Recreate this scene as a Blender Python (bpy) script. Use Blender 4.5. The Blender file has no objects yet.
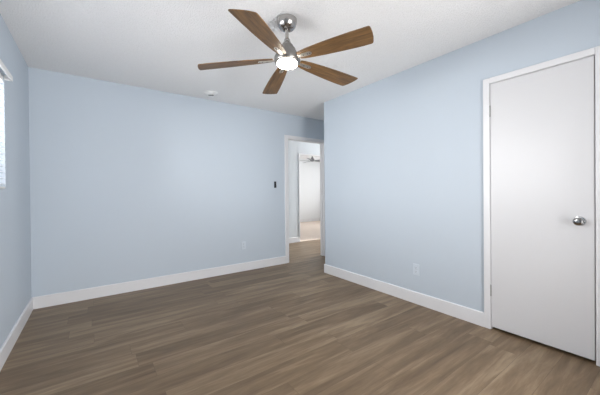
import bpy, bmesh, math, random
from mathutils import Vector, Matrix

random.seed(4)
PI = math.pi
scene = bpy.context.scene
C = scene.collection

# ------------------------------------------------------------------ camera
F_PX, YAW, PITCH, ROLL, CY = 285.353, 0.623604, -0.005406, -0.008902, 193.605
CAM = Vector((0.0, 0.0, 1.15933))
fwd = Vector((math.sin(YAW)*math.cos(PITCH), math.cos(YAW)*math.cos(PITCH), math.sin(PITCH)))
rgt = Vector((math.cos(YAW), -math.sin(YAW), 0.0))
upv = rgt.cross(fwd)
cr, sr = math.cos(ROLL), math.sin(ROLL)
r2 = cr*rgt + sr*upv
u2 = -sr*rgt + cr*upv
cam_data = bpy.data.cameras.new('camera')
cam_data.sensor_fit = 'HORIZONTAL'
cam_data.sensor_width = 36.0
cam_data.lens = F_PX/600.0*36.0
cam_data.shift_y = -(197.5-CY)/600.0
cam_data.clip_start = 0.02
cam = bpy.data.objects.new('camera', cam_data)
M = Matrix((r2, u2, -fwd)).transposed().to_4x4()
M.translation = CAM
cam.matrix_world = M
C.objects.link(cam)
scene.camera = cam

# ------------------------------------------------------------------ world, lights, exposure
world = bpy.data.worlds.new('world')
world.use_nodes = True
scene.world = world
bg = world.node_tree.nodes['Background']
bg.inputs[0].default_value = (0.95, 0.97, 1.0, 1)
bg.inputs[1].default_value = 0.6

def area(name, loc, direction, sx, sy, power, col=(1, 1, 1)):
    d = bpy.data.lights.new(name, 'AREA')
    d.shape = 'RECTANGLE'
    d.size, d.size_y, d.energy, d.color = sx, sy, power, col
    o = bpy.data.objects.new(name, d)
    o.location = loc
    o.rotation_euler = Vector(direction).to_track_quat('-Z', 'Y').to_euler()
    C.objects.link(o)
    return o

P_LEFT, P_REAR, P_FAR, P_HALL = 73.0, 66.0, 88.0, 175.0
# daylight at the left and far-room windows; rear and hall lights are added fill
area('daylight_left', (-1.05, 2.1, 1.80), (1, 0.0, -0.2), 1.7, 1.1, P_LEFT, (1.0, 0.957, 0.96))
area('fill_light_rear', (1.50, -1.10, 0.95), (-1.1, 1, 0.08), 1.9, 1.8, P_REAR, (1.0, 0.95, 0.94))
area('daylight_far', (9.0, 7.2, 1.6), (-1, 0, -0.12), 2.4, 1.8, P_FAR, (1.0, 0.975, 0.985))
area('fill_light_hall', (7.9, 4.7, 1.7), (-1, 0, -0.3), 1.1, 1.6, P_HALL, (1.0, 0.95, 0.945))

vs = scene.view_settings
vs.view_transform = 'Standard'
vs.look = 'None'
vs.gamma = 1.0
vs.use_curve_mapping = False
vs.exposure = 1.13

# ------------------------------------------------------------------ materials
def srgb(r, g, b):
    def f(c):
        c /= 255.0
        return c/12.92 if c <= 0.04045 else ((c+0.055)/1.055)**2.4
    return (f(r), f(g), f(b), 1.0)

class NT:
    def __init__(self, mat):
        self.t = mat.node_tree
    def n(self, kind, **kw):
        nd = self.t.nodes.new(kind)
        for k, v in kw.items():
            setattr(nd, k, v)
        return nd
    def l(self, a, b):
        self.t.links.new(a, b)
    def math(self, op, a, b=None):
        nd = self.n('ShaderNodeMath', operation=op)
        for i, v in enumerate((a, b)):
            if v is None:
                continue
            if isinstance(v, (int, float)):
                nd.inputs[i].default_value = v
            else:
                self.l(v, nd.inputs[i])
        return nd.outputs[0]

def mat(name, col, rough=0.5, metal=0.0, bump=0.0, bscale=200.0, bdist=0.002, var=0.0, vscale=3.0, spec=0.5):
    m = bpy.data.materials.new(name)
    m.use_nodes = True
    k = NT(m)
    b = m.node_tree.nodes['Principled BSDF']
    b.inputs['Base Color'].default_value = col
    b.inputs['Roughness'].default_value = rough
    b.inputs['Metallic'].default_value = metal
    b.inputs['Specular IOR Level'].default_value = spec
    tc = k.n('ShaderNodeTexCoord')
    if var > 0:
        nz = k.n('ShaderNodeTexNoise')
        nz.inputs['Scale'].default_value = vscale
        nz.inputs['Detail'].default_value = 4
        k.l(tc.outputs['Object'], nz.inputs['Vector'])
        mx = k.n('ShaderNodeMix', data_type='RGBA')
        mx.inputs[6].default_value = tuple(c*(1-var) for c in col[:3])+(1,)
        mx.inputs[7].default_value = tuple(min(1, c*(1+var)) for c in col[:3])+(1,)
        k.l(nz.outputs['Fac'], mx.inputs[0])
        k.l(mx.outputs[2], b.inputs['Base Color'])
    if bump > 0:
        nz = k.n('ShaderNodeTexNoise')
        nz.inputs['Scale'].default_value = bscale
        nz.inputs['Detail'].default_value = 3
        k.l(tc.outputs['Object'], nz.inputs['Vector'])
        bp = k.n('ShaderNodeBump')
        bp.inputs['Strength'].default_value = bump
        bp.inputs['Distance'].default_value = bdist
        k.l(nz.outputs['Fac'], bp.inputs['Height'])
        k.l(bp.outputs['Normal'], b.inputs['Normal'])
    return m

M_wall = mat('pale_blue_paint', srgb(194, 204, 214), 0.55, bump=0.12, bscale=260, var=0.012, vscale=2.0, spec=0.35)
M_white_wall = mat('white_wall_paint', srgb(232, 234, 236), 0.6, bump=0.1, bscale=260, spec=0.3)
M_hall_wall = mat('hall_wall_paint', srgb(214, 219, 223), 0.6, bump=0.1, bscale=260, spec=0.3)
M_trim = mat('white_semigloss_trim', srgb(227, 227, 229), 0.32, var=0.01, vscale=6)
M_door = mat('white_door_paint', srgb(214, 214, 216), 0.38, bump=0.05, bscale=90, var=0.01, vscale=2)
M_plastic = mat('white_plastic', srgb(236, 236, 234), 0.35)
M_plate = mat('pale_cover_plate', srgb(206, 215, 224), 0.35)
M_black = mat('black_plastic', srgb(14, 18, 24), 0.4)
M_dark = mat('dark_slot', srgb(24, 24, 26), 0.6)
M_vent = mat('grey_vent', srgb(58, 58, 60), 0.6)
M_nickel = mat('brushed_nickel', (0.40, 0.385, 0.37, 1), 0.26, 1.0, bump=0.04, bscale=500, bdist=0.0005)
M_motor = mat('dark_brushed_nickel', (0.27, 0.26, 0.25, 1), 0.33, 1.0)
M_bracket = mat('satin_nickel_bracket', (0.60, 0.57, 0.53, 1), 0.42, 1.0)
M_chrome = mat('satin_chrome', (0.62, 0.61, 0.60, 1), 0.14, 1.0)
M_knob = mat('dark_chrome_knob', (0.36, 0.355, 0.35, 1), 0.12, 1.0)
M_steel = mat('painted_hinge_steel', srgb(176, 176, 176), 0.38, 0.6)
M_closet = mat('closet_interior', srgb(110, 110, 112), 0.8)
M_silver = mat('silver_fan_paint', srgb(150, 152, 156), 0.45, 0.2)
M_blind = bpy.data.materials.new('white_blind_vinyl')
M_blind.use_nodes = True
_k = NT(M_blind)
_b = M_blind.node_tree.nodes['Principled BSDF']
_b.inputs['Base Color'].default_value = srgb(244, 245, 247)
_b.inputs['Roughness'].default_value = 0.45
_t = _k.n('ShaderNodeBsdfTranslucent')
_t.inputs[0].default_value = srgb(240, 244, 250)
_m = _k.n('ShaderNodeMixShader')
_m.inputs[0].default_value = 0.35
_k.l(_b.outputs[0], _m.inputs[1]); _k.l(_t.outputs[0], _m.inputs[2])
_k.l(_m.outputs[0], M_blind.node_tree.nodes['Material Output'].inputs[0])

# thin clear glass
M_glass = bpy.data.materials.new('clear_window_glass')
M_glass.use_nodes = True
_k = NT(M_glass)
M_glass.node_tree.nodes.remove(M_glass.node_tree.nodes['Principled BSDF'])
_tr = _k.n('ShaderNodeBsdfTransparent'); _tr.inputs[0].default_value = (0.96, 0.98, 0.98, 1)
_gl = _k.n('ShaderNodeBsdfGlossy'); _gl.inputs['Roughness'].default_value = 0.02
_fr = _k.n('ShaderNodeFresnel'); _fr.inputs[0].default_value = 1.45
_m = _k.n('ShaderNodeMixShader')
_k.l(_fr.outputs[0], _m.inputs[0]); _k.l(_tr.outputs[0], _m.inputs[1]); _k.l(_gl.outputs[0], _m.inputs[2])
_k.l(_m.outputs[0], M_glass.node_tree.nodes['Material Output'].inputs[0])

# lamp diffuser: it gives off the light
M_lamp = bpy.data.materials.new('lit_lamp_diffuser')
M_lamp.use_nodes = True
_b = M_lamp.node_tree.nodes['Principled BSDF']
_b.inputs['Base Color'].default_value = (0.9, 0.9, 0.88, 1)
_b.inputs['Emission Color'].default_value = (1.0, 0.93, 0.80, 1)
_b.inputs['Emission Strength'].default_value = 18.0

# sprayed, textured ceiling
M_ceil = bpy.data.materials.new('textured_white_ceiling')
M_ceil.use_nodes = True
k = NT(M_ceil)
b = M_ceil.node_tree.nodes['Principled BSDF']
b.inputs['Base Color'].default_value = srgb(224, 224, 224)
b.inputs['Roughness'].default_value = 0.9
b.inputs['Specular IOR Level'].default_value = 0.1
tc = k.n('ShaderNodeTexCoord')
vo = k.n('ShaderNodeTexVoronoi'); vo.inputs['Scale'].default_value = 110
nz = k.n('ShaderNodeTexNoise'); nz.inputs['Scale'].default_value = 95; nz.inputs['Detail'].default_value = 6; nz.inputs['Roughness'].default_value = 0.7
k.l(tc.outputs['Object'], vo.inputs['Vector']); k.l(tc.outputs['Object'], nz.inputs['Vector'])
h = k.math('ADD', k.math('MULTIPLY', vo.outputs['Distance'], -0.6), nz.outputs['Fac'])
bp = k.n('ShaderNodeBump'); bp.inputs['Strength'].default_value = 1.0; bp.inputs['Distance'].default_value = 0.007
k.l(h, bp.inputs['Height']); k.l(bp.outputs['Normal'], b.inputs['Normal'])
rm = k.n('ShaderNodeValToRGB')
rm.color_ramp.elements[0].position = 0.30; rm.color_ramp.elements[0].color = srgb(243, 243, 243)
rm.color_ramp.elements[1].position = 0.65; rm.color_ramp.elements[1].color = srgb(251, 251, 251)
k.l(nz.outputs['Fac'], rm.inputs[0]); k.l(rm.outputs[0], b.inputs['Base Color'])

# vinyl plank floor, boards running along x
PW, PL = 0.182, 1.22
M_floor = bpy.data.materials.new('brown_vinyl_plank')
M_floor.use_nodes = True
k = NT(M_floor)
b = M_floor.node_tree.nodes['Principled BSDF']
tc = k.n('ShaderNodeTexCoord')
sp = k.n('ShaderNodeSeparateXYZ'); k.l(tc.outputs['Object'], sp.inputs[0])
X, Y = sp.outputs[0], sp.outputs[1]
yr = k.math('DIVIDE', Y, PW)
row = k.math('FLOOR', yr)
w1 = k.n('ShaderNodeTexWhiteNoise', noise_dimensions='1D'); k.l(row, w1.inputs['W'])
xs = k.math('ADD', k.math('DIVIDE', X, PL), k.math('MULTIPLY', w1.outputs['Value'], 7.3))
colm = k.math('FLOOR', xs)
cmb = k.n('ShaderNodeCombineXYZ'); k.l(row, cmb.inputs[0]); k.l(colm, cmb.inputs[1])
w2 = k.n('ShaderNodeTexWhiteNoise', noise_dimensions='2D'); k.l(cmb.outputs[0], w2.inputs['Vector'])
rnd = w2.outputs['Value']
gv = k.n('ShaderNodeCombineXYZ')
k.l(k.math('ADD', k.math('MULTIPLY', X, 0.8), k.math('MULTIPLY', rnd, 31.0)), gv.inputs[0])
k.l(k.math('MULTIPLY', Y, 8.0), gv.inputs[1]); k.l(k.math('MULTIPLY', rnd, 17.0), gv.inputs[2])
g1 = k.n('ShaderNodeTexNoise'); g1.inputs['Scale'].default_value = 1.5; g1.inputs['Detail'].default_value = 5
g1.inputs['Roughness'].default_value = 0.6; g1.inputs['Distortion'].default_value = 0.7
k.l(gv.outputs[0], g1.inputs['Vector'])
g2 = k.n('ShaderNodeTexNoise'); g2.inputs['Scale'].default_value = 7.0; g2.inputs['Detail'].default_value = 5
g2.inputs['Roughness'].default_value = 0.65
k.l(gv.outputs[0], g2.inputs['Vector'])
tone = k.math('ADD', k.math('ADD', k.math('MULTIPLY', g1.outputs['Fac'], 0.75), k.math('MULTIPLY', g2.outputs['Fac'], 0.30)),
              k.math('MULTIPLY', rnd, 0.12))
ramp = k.n('ShaderNodeValToRGB')
e = ramp.color_ramp.elements
e[0].position = 0.33; e[0].color = srgb(84, 66, 47)
e[1].position = 0.90; e[1].color = srgb(168, 148, 121)
m1 = e.new(0.58); m1.color = srgb(122, 102, 79)
k.l(tone, ramp.inputs[0])
# thin joints between boards
fy = k.math('FRACT', yr); fx = k.math('FRACT', xs)
jy = k.math('LESS_THAN', k.math('MINIMUM', fy, k.math('SUBTRACT', 1.0, fy)), 0.006)
jx = k.math('LESS_THAN', k.math('MINIMUM', fx, k.math('SUBTRACT', 1.0, fx)), 0.0009)
joint = k.math('MAXIMUM', jy, jx)
mx = k.n('ShaderNodeMix', data_type='RGBA')
k.l(k.math('MULTIPLY', joint, 0.45), mx.inputs[0]); k.l(ramp.outputs[0], mx.inputs[6]); mx.inputs[7].default_value = srgb(60, 48, 38)
k.l(mx.outputs[2], b.inputs['Base Color'])
k.l(k.math('ADD', 0.34, k.math('MULTIPLY', g2.outputs['Fac'], 0.16)), b.inputs['Roughness'])
b.inputs['Specular IOR Level'].default_value = 0.36
bp = k.n('ShaderNodeBump'); bp.inputs['Strength'].default_value = 0.12; bp.inputs['Distance'].default_value = 0.0015
k.l(k.math('SUBTRACT', g2.outputs['Fac'], joint), bp.inputs['Height']); k.l(bp.outputs['Normal'], b.inputs['Normal'])

# fan blade wood, grain along the blade's own x
M_blade = bpy.data.materials.new('brown_oak_blade')
M_blade.use_nodes = True
k = NT(M_blade)
b = M_blade.node_tree.nodes['Principled BSDF']
tc = k.n('ShaderNodeTexCoord')
oi = k.n('ShaderNodeObjectInfo')
mp = k.n('ShaderNodeMapping'); mp.inputs['Scale'].default_value = (1.6, 16.0, 1.0)
k.l(tc.outputs['Object'], mp.inputs['Vector'])
k.l(oi.outputs['Random'], k.n('ShaderNodeValue').outputs[0]) if False else None
cx = k.n('ShaderNodeCombineXYZ'); k.l(k.math('MULTIPLY', oi.outputs['Random'], 9.0), cx.inputs[0]); k.l(k.math('MULTIPLY', oi.outputs['Random'], 5.0), cx.inputs[2])
k.l(cx.outputs[0], mp.inputs['Location'])
g1 = k.n('ShaderNodeTexNoise'); g1.inputs['Scale'].default_value = 2.6; g1.inputs['Detail'].default_value = 6; g1.inputs['Roughness'].default_value = 0.65; g1.inputs['Distortion'].default_value = 0.9
k.l(mp.outputs[0], g1.inputs['Vector'])
ramp = k.n('ShaderNodeValToRGB')
e = ramp.color_ramp.elements
e[0].position = 0.30; e[0].color = srgb(70, 49, 26)
e[1].position = 0.72; e[1].color = srgb(140, 104, 61)
k.l(g1.outputs['Fac'], ramp.inputs[0]); k.l(ramp.outputs[0], b.inputs['Base Color'])
b.inputs['Roughness'].default_value = 0.5

# ------------------------------------------------------------------ mesh helpers
def bm_box(bm, x0, x1, y0, y1, z0, z1, bevel=0.0, seg=2):
    x0, x1 = sorted((x0, x1)); y0, y1 = sorted((y0, y1)); z0, z1 = sorted((z0, z1))
    v = [bm.verts.new(p) for p in ((x0, y0, z0), (x1, y0, z0), (x1, y1, z0), (x0, y1, z0),
                                   (x0, y0, z1), (x1, y0, z1), (x1, y1, z1), (x0, y1, z1))]
    fs = [bm.faces.new([v[i] for i in q]) for q in ((0, 3, 2, 1), (4, 5, 6, 7), (0, 1, 5, 4), (1, 2, 6, 5), (2, 3, 7, 6), (3, 0, 4, 7))]
    if bevel > 0:
        es = list({ed for f in fs for ed in f.edges})
        bmesh.ops.bevel(bm, geom=es, offset=bevel, segments=seg, profile=0.5, affect='EDGES', clamp_overlap=True)

def bm_lathe(bm, prof, n=48, mtx=None):
    """profile of (radius, z) spun round z; closed at both ends"""
    rings = []
    for r, z in prof:
        ring = []
        for i in range(n):
            a = 2*PI*i/n
            p = Vector((r*math.cos(a), r*math.sin(a), z))
            ring.append(bm.verts.new(mtx @ p if mtx else p))
        rings.append(ring)
    for a, c in zip(rings, rings[1:]):
        for i in range(n):
            bm.faces.new((a[i], a[(i+1) % n], c[(i+1) % n], c[i]))
    bm.faces.new(rings[0][::-1]); bm.faces.new(rings[-1])

def bm_prism(bm, outline, z0, z1, mtx=None):
    lo = [bm.verts.new(mtx @ Vector((x, y, z0)) if mtx else (x, y, z0)) for x, y in outline]
    hi = [bm.verts.new(mtx @ Vector((x, y, z1)) if mtx else (x, y, z1)) for x, y in outline]
    n = len(outline)
    bm.faces.new(lo[::-1]); bm.faces.new(hi)
    for i in range(n):
        bm.faces.new((lo[i], lo[(i+1) % n], hi[(i+1) % n], hi[i]))

def obj(name, bm, m, parent=None, loc=None, smooth=False):
    bmesh.ops.recalc_face_normals(bm, faces=bm.faces)
    me = bpy.data.meshes.new(name)
    bm.to_mesh(me); bm.free()
    me.materials.append(m)
    if smooth:
        for p in me.polygons:
            p.use_smooth = True
        me.set_sharp_from_angle(angle=math.radians(38))
    o = bpy.data.objects.new(name, me)
    C.objects.link(o)
    if parent:
        o.parent = parent
    if loc:
        o.location = loc
    return o

def boxes(name, lst, m, parent=None, bevel=0.0, loc=None):
    bm = bmesh.new()
    for q in lst:
        bm_box(bm, *q, bevel=bevel)
    return obj(name, bm, m, parent, loc)

def struct(o):
    o['kind'] = 'structure'
    return o

def tag(o, label, cat, group=None):
    o['label'] = label; o['category'] = cat
    if group:
        o['group'] = group
    return o

def empty(name, loc, rot=(0, 0, 0)):
    o = bpy.data.objects.new(name, None)
    o.empty_display_size = 0.1
    o.location = loc; o.rotation_euler = rot
    C.objects.link(o)
    return o

# ------------------------------------------------------------------ room shell
H = 2.44                       # ceiling
L, R, D, REAR = -0.528, 2.681, 3.919, -0.60
YC = 3.1205                    # outside corner of the right wall
T = 0.11                       # wall thickness
DX0, DX1, DH = 2.575, 3.366, 2.050   # doorway in the back wall
AX = 3.47                      # right side of the entry recess
HB0, HB1 = 5.40, 5.51          # hall's far wall
HOX0, HOX1 = 3.862, 4.75       # opening in it
FY = 8.87                      # far room's back wall
BB, BT = 0.121, 0.013          # baseboard height, thickness
WY0, WY1, WZ0, WZ1 = 1.35, 2.945, 1.20, 2.02     # left window
CY0, CY1, CH = 0.393, 1.001, 2.040               # closet door opening

struct(boxes('floor', [(L-T, 8.7, REAR-T, FY+T, -0.05, 0.0)], M_floor))
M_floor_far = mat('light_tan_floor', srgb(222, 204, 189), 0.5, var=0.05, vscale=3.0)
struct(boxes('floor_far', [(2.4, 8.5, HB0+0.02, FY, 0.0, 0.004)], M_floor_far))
struct(boxes('ceiling', [(L-T, 8.7, REAR-T, FY+T, H, H+0.08)], M_ceil))
struct(boxes('wall_left', [(L-T, L, REAR-T, WY0, 0, H), (L-T, L, WY1, D+T, 0, H), (L-T, L, WY0, WY1, 0, WZ0), (L-T, L, WY0, WY1, WZ1, H)], M_wall))
struct(boxes('wall_back', [(L, DX0, D, D+T, 0, H), (DX1, AX+T, D, D+T, 0, H), (DX0, DX1, D, D+T, DH, H)], M_wall))
CT = 0.016                     # jamb liner thickness
struct(boxes('wall_right', [(R, R+T, CY1+CT, YC, 0, H), (R, R+T, REAR-T, CY0-CT, 0, H), (R, R+T, CY0-CT, CY1+CT, CH+CT, H),
                            (R+T, AX, YC-T, YC, 0, H)], M_wall))
struct(boxes('wall_recess', [(AX, AX+T, YC-T, D, 0, H)], M_wall))
struct(boxes('wall_closet', [(AX, AX+T, -0.2, YC-T, 0, H), (R+T, AX, -0.2-T, -0.2, 0, H), (R+T, AX, 1.55, 1.55+T, 0, H)], M_closet))
RX0, RX1, RZ0, RZ1 = 0.40, 2.50, 0.3, 2.25  # opening for the added rear window that lets in fill light
struct(boxes('wall_rear', [(L, RX0, REAR-T, REAR, 0, H), (RX1, R, REAR-T, REAR, 0, H), (RX0, RX1, REAR-T, REAR, 0, RZ0), (RX0, RX1, REAR-T, REAR, RZ1, H)], M_wall))
# hall and far room
struct(boxes('wall_hall_far', [(1.2, HOX0, HB0, HB1, 0, H), (HOX1, 8.6, HB0, HB1, 0, H), (HOX0, HOX1, HB0, HB1, 2.048, H)], M_hall_wall))
struct(boxes('wall_hall_left', [(1.2-T, 1.2, D+T, HB1, 0, H)], M_hall_wall))
struct(boxes('wall_hall_near', [(AX+T, 7.3, D, D+T, 0, H)], M_hall_wall))
struct(boxes('wall_hall_right', [(7.3, 7.3+T, D, 4.1, 0, H), (7.3, 7.3+T, 5.3, HB0, 0, H), (7.3, 7.3+T, 4.1, 5.3, 0, 0.8), (7.3, 7.3+T, 4.1, 5.3, 2.2, H)], M_hall_wall))
struct(boxes('wall_far_back', [(2.4, 8.6, FY, FY+T, 0, H)], M_white_wall))
struct(boxes('wall_far_left', [(2.4-T, 2.4, HB1, FY, 0, H)], M_white_wall))
struct(boxes('wall_far_right', [(8.5, 8.5+T, HB1, 6.1, 0, H), (8.5, 8.5+T, 8.3, FY, 0, H), (8.5, 8.5+T, 6.1, 8.3, 0, 0.7), (8.5, 8.5+T, 6.1, 8.3, 2.2, H)], M_white_wall))

# baseboards: eased top edge
def baseboard(name, x0, y0, x1, y1, nx, ny, h=BB):
    """run from (x0,y0) to (x1,y1); (nx,ny) points into the room"""
    bm = bmesh.new()
    prof = [(0, 0), (BT, 0), (BT, h-0.006), (BT-0.006, h), (0, h)]
    a = [bm.verts.new((x0+nx*d, y0+ny*d, z)) for d, z in prof]
    c = [bm.verts.new((x1+nx*d, y1+ny*d, z)) for d, z in prof]
    n = len(prof)
    for i in range(n):
        bm.faces.new((a[i], a[(i+1) % n], c[(i+1) % n], c[i]))
    bm.faces.new(a); bm.faces.new(c[::-1])
    return struct(obj(name, bm, M_trim))

CW = 0.062                     # casing width
baseboard('baseboard_left', L, REAR, L, D, 1, 0)
baseboard('baseboard_back', L+BT, D, DX0-CW, D, 0, -1)
baseboard('baseboard_right', R, YC+BT, R, CY1+0.051, -1, 0)
baseboard('baseboard_corner', R, YC, AX, YC, 0, 1)
baseboard('baseboard_recess', AX, YC+BT, AX, D, -1, 0)
baseboard('baseboard_rear', L+BT, REAR, R, REAR, 0, 1)
baseboard('baseboard_hall', 1.2, HB0, HOX0-0.012, HB0, 0, -1)
baseboard('baseboard_far', 2.4, FY, 8.5, FY, 0, -1)

# doorway: casing on the room side and the jambs with their stop
struct(boxes('trim_1', [(DX0-CW, DX0, D-0.015, D, 0, DH+0.042), (DX1, DX1+CW, D-0.015, D, 0, DH+0.042), (DX0, DX1, D-0.015, D, DH, DH+0.042)], M_trim, bevel=0.003))
struct(boxes('trim_2', [(DX0, DX0+0.012, D-0.004, D+T+0.004, 0, DH), (DX1-0.012, DX1, D-0.004, D+T+0.004, 0, DH), (DX0+0.012, DX1-0.012, D-0.004, D+T+0.004, DH-0.012, DH),
                        (DX1-0.024, DX1-0.012, D+0.045, D+0.080, 0, DH-0.012), (DX0+0.012, DX0+0.024, D+0.045, D+0.080, 0, DH-0.012)], M_trim, bevel=0.0015))
# the hall opening's white edge lining
struct(boxes('trim_3', [(HOX0-0.012, HOX0+0.012, HB0-0.012, HB1+0.012, 0, 2.048), (HOX1-0.012, HOX1+0.012, HB0-0.012, HB1+0.012, 0, 2.048),
                        (HOX0-0.012, HOX1+0.012, HB0-0.012, HB1+0.012, 2.036, 2.060)], M_trim, bevel=0.002))

# closet door frame
c0, c1 = CY0-0.003, CY1+0.003
struct(boxes('trim_4', [(R-0.014, R, c1+0.002, CY1+0.052, 0, CH+0.052), (R-0.014, R, CY0-0.044, c0-0.002, 0, CH+0.052), (R-0.014, R, c0-0.002, c1+0.002, CH+0.005, CH+0.052)], M_trim, bevel=0.003))
struct(boxes('trim_5', [(R, R+T, CY1+0.003, CY1+CT, 0, CH+CT), (R, R+T, CY0-CT, CY0-0.003, 0, CH+CT), (R, R+T, CY0-0.003, CY1+0.003, CH+0.003, CH+CT)], M_trim))

# ------------------------------------------------------------------ closet door
bm = bmesh.new(); bm_box(bm, R-0.004, R+0.031, CY0, CY1, 0.024, CH, bevel=0.0015)
door = struct(obj('door_1', bm, M_door))
door['label'] = 'flat white closet door with a round chrome knob'
def lath_x(prof):              # lathe about -x, starting on the door's face
    return Matrix(((0, 0, -1), (1, 0, 0), (0, -1, 0))).to_4x4()
Mx = Matrix.Translation((R-0.004, 0.464, 0.945)) @ lath_x(None)
bm = bmesh.new()
bm_lathe(bm, [(0.033, 0.0), (0.033, 0.003), (0.030, 0.007), (0.014, 0.009)], 40, Mx)
obj('rosette', bm, M_chrome, door, smooth=True)
bm = bmesh.new()
bm_lathe(bm, [(0.012, 0.007), (0.0115, 0.024), (0.016, 0.030), (0.0245, 0.037), (0.0275, 0.046), (0.0265, 0.055), (0.021, 0.061), (0.010, 0.063)], 40, Mx)
obj('door_knob', bm, M_knob, door, smooth=True)
for z in (1.815, 0.325):
    bm = bmesh.new()
    for i in range(5):         # knuckles of the hinge
        bm_lathe(bm, [(0.0045, 0), (0.0055, 0.0008), (0.0055, 0.0170), (0.0045, 0.0178)], 14, Matrix.Translation((R-0.0095, CY1+0.0015, z-0.045+i*0.018)))
    bm_lathe(bm, [(0.003, 0), (0.004, 0.002), (0.003, 0.004)], 12, Matrix.Translation((R-0.0095, CY1+0.0015, z+0.045)))
    obj('hinge', bm, M_steel, door, smooth=True)

# ------------------------------------------------------------------ left window and its blind
fw = 0.04
win = struct(boxes('window_1', [(L-T+0.005, L-T+0.045, WY0, WY0+fw, WZ0, WZ1), (L-T+0.005, L-T+0.045, WY1-fw, WY1, WZ0, WZ1),
                                (L-T+0.005, L-T+0.045, WY0+fw, WY1-fw, WZ0, WZ0+fw), (L-T+0.005, L-T+0.045, WY0+fw, WY1-fw, WZ1-fw, WZ1)], M_trim, bevel=0.003))
ym = (WY0+WY1)/2
boxes('mullion', [(L-T+0.010, L-T+0.040, ym-0.02, ym+0.02, WZ0+fw, WZ1-fw)], M_trim, win, bevel=0.003)
boxes('pane', [(L-T+0.022, L-T+0.027, WY0+fw, ym-0.02, WZ0+fw, WZ1-fw)], M_glass, win)
boxes('pane', [(L-T+0.022, L-T+0.027, ym+0.02, WY1-fw, WZ0+fw, WZ1-fw)], M_glass, win)

blind = empty('window_blind', (L, ym, WZ0))
tag(blind, 'white horizontal slat blind lowered over the window in the left wall', 'window blind')
by0, by1 = WY0+0.012-ym, WY1-0.012-ym
bm = bmesh.new()
bm_box(bm, 0.034, 0.046, by0-0.01, by1+0.022, WZ1-WZ0-0.024, WZ1-WZ0+0.012, bevel=0.003)
for s in (by0-0.01, by1+0.010):
    bm_box(bm, 0.001, 0.034, s, s+0.012, WZ1-WZ0-0.024, WZ1-WZ0+0.012, bevel=0.002)
obj('valance', bm, M_plastic, blind)
boxes('headrail', [(-0.040, -0.002, by0, by1, WZ1-WZ0-0.042, WZ1-WZ0-0.002)], M_plastic, blind, bevel=0.003)
bm = bmesh.new()
pitch = 0.043
zz = 0.035
tilt = math.radians(0)
while zz < WZ1-WZ0-0.05:
    prof = []
    for i in range(7):         # slightly crowned slat
        t = -0.025+0.05*i/6
        prof.append((t, 0.003*(1-(t/0.025)**2)))
    pts = [(t, c+0.0012) for t, c in prof]+[(t, c-0.0012) for t, c in prof[::-1]]
    ca, sa = math.cos(tilt), math.sin(tilt)
    ring = [[], []]
    for e_, y in enumerate((by0, by1)):
        for t, c in pts:
            ring[e_].append(bm.verts.new((-0.020+t*ca-c*sa, y, zz+t*sa+c*ca)))
    n = len(pts)
    for i in range(n):
        bm.faces.new((ring[0][i], ring[0][(i+1) % n], ring[1][(i+1) % n], ring[1][i]))
    bm.faces.new(ring[0]); bm.faces.new(ring[1][::-1])
    zz += pitch
obj('slats', bm, M_blind, blind)
boxes('bottom_rail', [(-0.042, 0.002, by0, by1, 0.002, 0.017)], M_plastic, blind, bevel=0.003)
for y in (by0+0.2, 0.0, by1-0.2):
    bm = bmesh.new()
    for x in (-0.0405, -0.0005):
        bm_lathe(bm, [(0.0008, 0.015), (0.0008, WZ1-WZ0-0.04)], 6, Matrix.Translation((x, y, 0)))
    bm_box(bm, -0.0412, 0.0002, y-0.0008, y+0.0008, 0.012, 0.0145)
    obj('ladder_cord', bm, M_plastic, blind)

# unseen rear and hall windows added for fill light, and the far room's window
fill_win_rear = struct(boxes('fill_window_rear', [(RX0, RX0+fw, REAR-0.08, REAR-0.04, RZ0, RZ1), (RX1-fw, RX1, REAR-0.08, REAR-0.04, RZ0, RZ1),
                                 (RX0+fw, RX1-fw, REAR-0.08, REAR-0.04, RZ0, RZ0+fw), (RX0+fw, RX1-fw, REAR-0.08, REAR-0.04, RZ1-fw, RZ1)], M_trim, bevel=0.003))
boxes('pane', [(RX0+fw, RX1-fw, REAR-0.062, REAR-0.057, RZ0+fw, RZ1-fw)], M_glass, fill_win_rear)
win3 = struct(boxes('window_3', [(8.53, 8.57, 6.1, 6.14, 0.7, 2.2), (8.53, 8.57, 8.26, 8.3, 0.7, 2.2), (8.53, 8.57, 6.14, 8.26, 0.7, 0.74), (8.53, 8.57, 6.14, 8.26, 2.16, 2.2)], M_trim))
boxes('pane', [(8.547, 8.552, 6.14, 8.26, 0.74, 2.16)], M_glass, win3)
fill_win_hall = struct(boxes('fill_window_hall', [(7.33, 7.37, 4.1, 4.14, 0.8, 2.2), (7.33, 7.37, 5.26, 5.3, 0.8, 2.2), (7.33, 7.37, 4.14, 5.26, 0.8, 0.84), (7.33, 7.37, 4.14, 5.26, 2.16, 2.2)], M_trim))
boxes('pane', [(7.347, 7.352, 4.14, 5.26, 0.84, 2.16)], M_glass, fill_win_hall)

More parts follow.
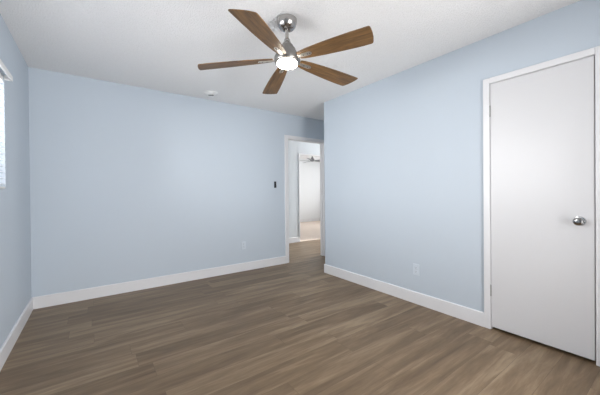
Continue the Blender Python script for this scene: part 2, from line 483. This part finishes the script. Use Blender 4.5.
# ------------------------------------------------------------------ ceiling fan
FX, FYY = 1.160, 1.759
fan = empty('ceiling_fan', (FX, FYY, H))
tag(fan, 'brushed nickel ceiling fan with five brown wooden blades and a lit lamp', 'ceiling fan')
bm = bmesh.new()
bm_lathe(bm, [(0.050, 0.0), (0.050, -0.010), (0.070, -0.011), (0.074, -0.015), (0.073, -0.036), (0.067, -0.060), (0.053, -0.079), (0.034, -0.090), (0.020, -0.092)], 56)
obj('canopy', bm, M_nickel, fan, smooth=True)
bm = bmesh.new(); bm_lathe(bm, [(0.0125, -0.088), (0.0125, -0.190)], 24)
obj('downrod', bm, M_nickel, fan, smooth=True)
bm = bmesh.new(); bm_lathe(bm, [(0.014, -0.152), (0.020, -0.157), (0.024, -0.172), (0.031, -0.190), (0.034, -0.194)], 40)
obj('yoke_cover', bm, M_nickel, fan, smooth=True)
bm = bmesh.new(); bm_lathe(bm, [(0.034, -0.193), (0.045, -0.204), (0.052, -0.222), (0.053, -0.226), (0.061, -0.228), (0.064, -0.240), (0.078, -0.262), (0.090, -0.282), (0.095, -0.294), (0.095, -0.314), (0.091, -0.325), (0.078, -0.331)], 64)
obj('motor_housing', bm, M_motor, fan, smooth=True)
bm = bmesh.new(); bm_lathe(bm, [(0.071, -0.329), (0.0745, -0.332), (0.0745, -0.341), (0.071, -0.348), (0.056, -0.353), (0.02, -0.355)], 56)
obj('lamp_diffuser', bm, M_lamp, fan, smooth=True)

def blade_outline():
    pts = []
    upper = [(0.105, 0.034), (0.135, 0.042), (0.20, 0.052), (0.30, 0.063), (0.42, 0.072), (0.54, 0.079), (0.622, 0.080)]
    tip = [(0.633, 0.077), (0.641, 0.066), (0.655, 0.030), (0.665, -0.010), (0.670, -0.045), (0.671, -0.066), (0.665, -0.073)]
    lower = [(0.54, -0.071), (0.42, -0.067), (0.30, -0.060), (0.20, -0.051), (0.135, -0.042), (0.105, -0.034)]
    return upper+tip+lower
PH0 = 6.90081534+PI
DROOP, BP = [math.radians(v) for v in (3.3, 3.5, 2.6, 3.3, 4.6)], math.radians(-10.5)
for i in range(5):
    a = PH0+i*2*PI/5
    bm = bmesh.new()
    bm_prism(bm, blade_outline(), -0.003, 0.003)
    bmesh.ops.bevel(bm, geom=[e_ for e_ in bm.edges if abs(e_.verts[0].co.z-e_.verts[1].co.z) < 1e-6], offset=0.0012, segments=1, affect='EDGES')
    bl = obj('blade', bm, M_blade, fan)
    bl.matrix_local = (Matrix.Translation((0, 0, -0.300)) @ Matrix.Rotation(a, 4, 'Z') @ Matrix.Rotation(DROOP[i], 4, 'Y') @ Matrix.Rotation(BP, 4, 'X'))
    # bracket under the blade: tongue widening into an oval plate
    ol = [(0.080, 0.016), (0.120, 0.013), (0.140, 0.016)]
    for t in range(0, 13):
        q = PI/2-PI*t/12
        ol.append((0.190+0.026*math.cos(q), 0.017*math.sin(q)))
    ol += [(0.140, -0.016), (0.120, -0.013), (0.080, -0.016)]
    bm = bmesh.new(); bm_prism(bm, ol, -0.0075, -0.0032)
    br = obj('blade_bracket', bm, M_bracket, bl)
    for sx in (0.150, 0.185, 0.205):
        bm = bmesh.new()
        bm_lathe(bm, [(0.0045, -0.0075), (0.0045, -0.009), (0.002, -0.0098)], 12, Matrix.Translation((sx, 0, 0)))
        obj('screw', bm, M_vent, br)

# ------------------------------------------------------------------ smoke detector
sd = empty('smoke_detector', (1.224, 3.637, H))
tag(sd, 'small round white smoke detector on the ceiling near the back wall', 'smoke detector')
bm = bmesh.new()
bm_lathe(bm, [(0.086, 0.0), (0.088, -0.004), (0.084, -0.010), (0.066, -0.012), (0.060, -0.020), (0.048, -0.025), (0.030, -0.027), (0.01, -0.0275)], 40)
obj('cover', bm, M_plastic, sd, smooth=True)
bm = bmesh.new()
bm_box(bm, -0.032, 0.032, -0.012, 0.012, -0.0310, -0.026, bevel=0.002)
g = obj('sensor_slot', bm, M_dark, sd)
g.rotation_euler = (0, 0, -YAW)

# ------------------------------------------------------------------ wall switch beside the doorway
sw = empty('wall_switch', (2.331, D, 1.281))
tag(sw, 'small black wall switch on the back wall left of the doorway', 'switch')
bm = bmesh.new(); bm_box(bm, -0.019, 0.019, -0.008, 0.0, -0.051, 0.050, bevel=0.003)
obj('cover_plate', bm, M_black, sw)
bm = bmesh.new(); bm_box(bm, -0.014, 0.014, -0.013, -0.008, 0.006, 0.044, bevel=0.0025)
obj('rocker', bm, M_black, sw)
bm = bmesh.new(); bm_box(bm, -0.017, 0.017, -0.016, -0.008, -0.047, -0.006, bevel=0.003)
obj('dimmer_slider', bm, M_black, sw)

# ------------------------------------------------------------------ power outlets
def outlet(loc, rz, label):
    o = empty('power_outlet', loc, (0, 0, rz))
    tag(o, label, 'power outlet')
    bm = bmesh.new(); bm_box(bm, -0.035, 0.035, -0.006, 0.0, -0.0575, 0.0575, bevel=0.003)
    obj('cover_plate', bm, M_plate, o)
    for s in (-1, 1):
        zc = s*0.0195
        ol = []
        for t in range(20):
            q = 2*PI*t/20
            ol.append((max(-0.0165, min(0.0165, 0.0185*math.cos(q))), zc+max(-0.0145, min(0.0145, 0.0175*math.sin(q)))))
        bm = bmesh.new(); bm_prism(bm, ol, 0.006, 0.0085, Matrix.Rotation(PI/2, 4, 'X'))
        rc = obj('receptacle', bm, M_plate, o)
        bm = bmesh.new()
        for xx, hh in ((-0.0065, 0.0045), (0.0065, 0.0035)):
            bm_box(bm, xx-0.001, xx+0.001, -0.0090, -0.0082, zc+0.004-hh, zc+0.004+hh)
        bm_box(bm, -0.002, 0.002, -0.0090, -0.0082, zc-0.010, zc-0.006)
        obj('slot', bm, M_dark, rc)
    bm = bmesh.new(); bm_lathe(bm, [(0.003, 0.006), (0.003, 0.0072), (0.0015, 0.0078)], 12, Matrix.Rotation(PI/2, 4, 'X'))
    obj('screw', bm, M_steel, o)
    return o
outlet((1.780, D, 0.376), 0, 'pale duplex outlet low on the back wall, left of the doorway')
outlet((R, 1.687, 0.351), -PI/2, 'pale duplex outlet low on the right wall beside the closet door')

# ------------------------------------------------------------------ ceiling fan of the far room
F2 = empty('ceiling_fan', (5.74, 7.28, H))
tag(F2, 'distant silver ceiling fan seen through the doorway in the bright far room', 'ceiling fan')
bm = bmesh.new(); bm_lathe(bm, [(0.068, 0), (0.066, -0.035), (0.045, -0.060), (0.02, -0.066)], 28)
obj('canopy', bm, M_silver, F2, smooth=True)
bm = bmesh.new(); bm_lathe(bm, [(0.013, -0.06), (0.013, -0.13)], 14)
obj('downrod', bm, M_silver, F2, smooth=True)
bm = bmesh.new(); bm_lathe(bm, [(0.016, -0.125), (0.024, -0.150), (0.045, -0.200), (0.070, -0.240), (0.075, -0.275), (0.05, -0.290), (0.02, -0.295)], 36)
obj('motor_housing', bm, M_silver, F2, smooth=True)
for i in range(5):
    a = math.radians(-38+180+8)+i*2*PI/5
    bm = bmesh.new()
    bm_prism(bm, [(0.10, 0.030), (0.30, 0.055), (0.62, 0.065), (0.655, 0.04), (0.655, -0.04), (0.62, -0.065), (0.30, -0.055), (0.10, -0.030)], -0.003, 0.003)
    bl = obj('blade', bm, M_silver, F2)
    bl.matrix_local = Matrix.Translation((0, 0, -0.268)) @ Matrix.Rotation(a, 4, 'Z') @ Matrix.Rotation(math.radians(-11), 4, 'X')
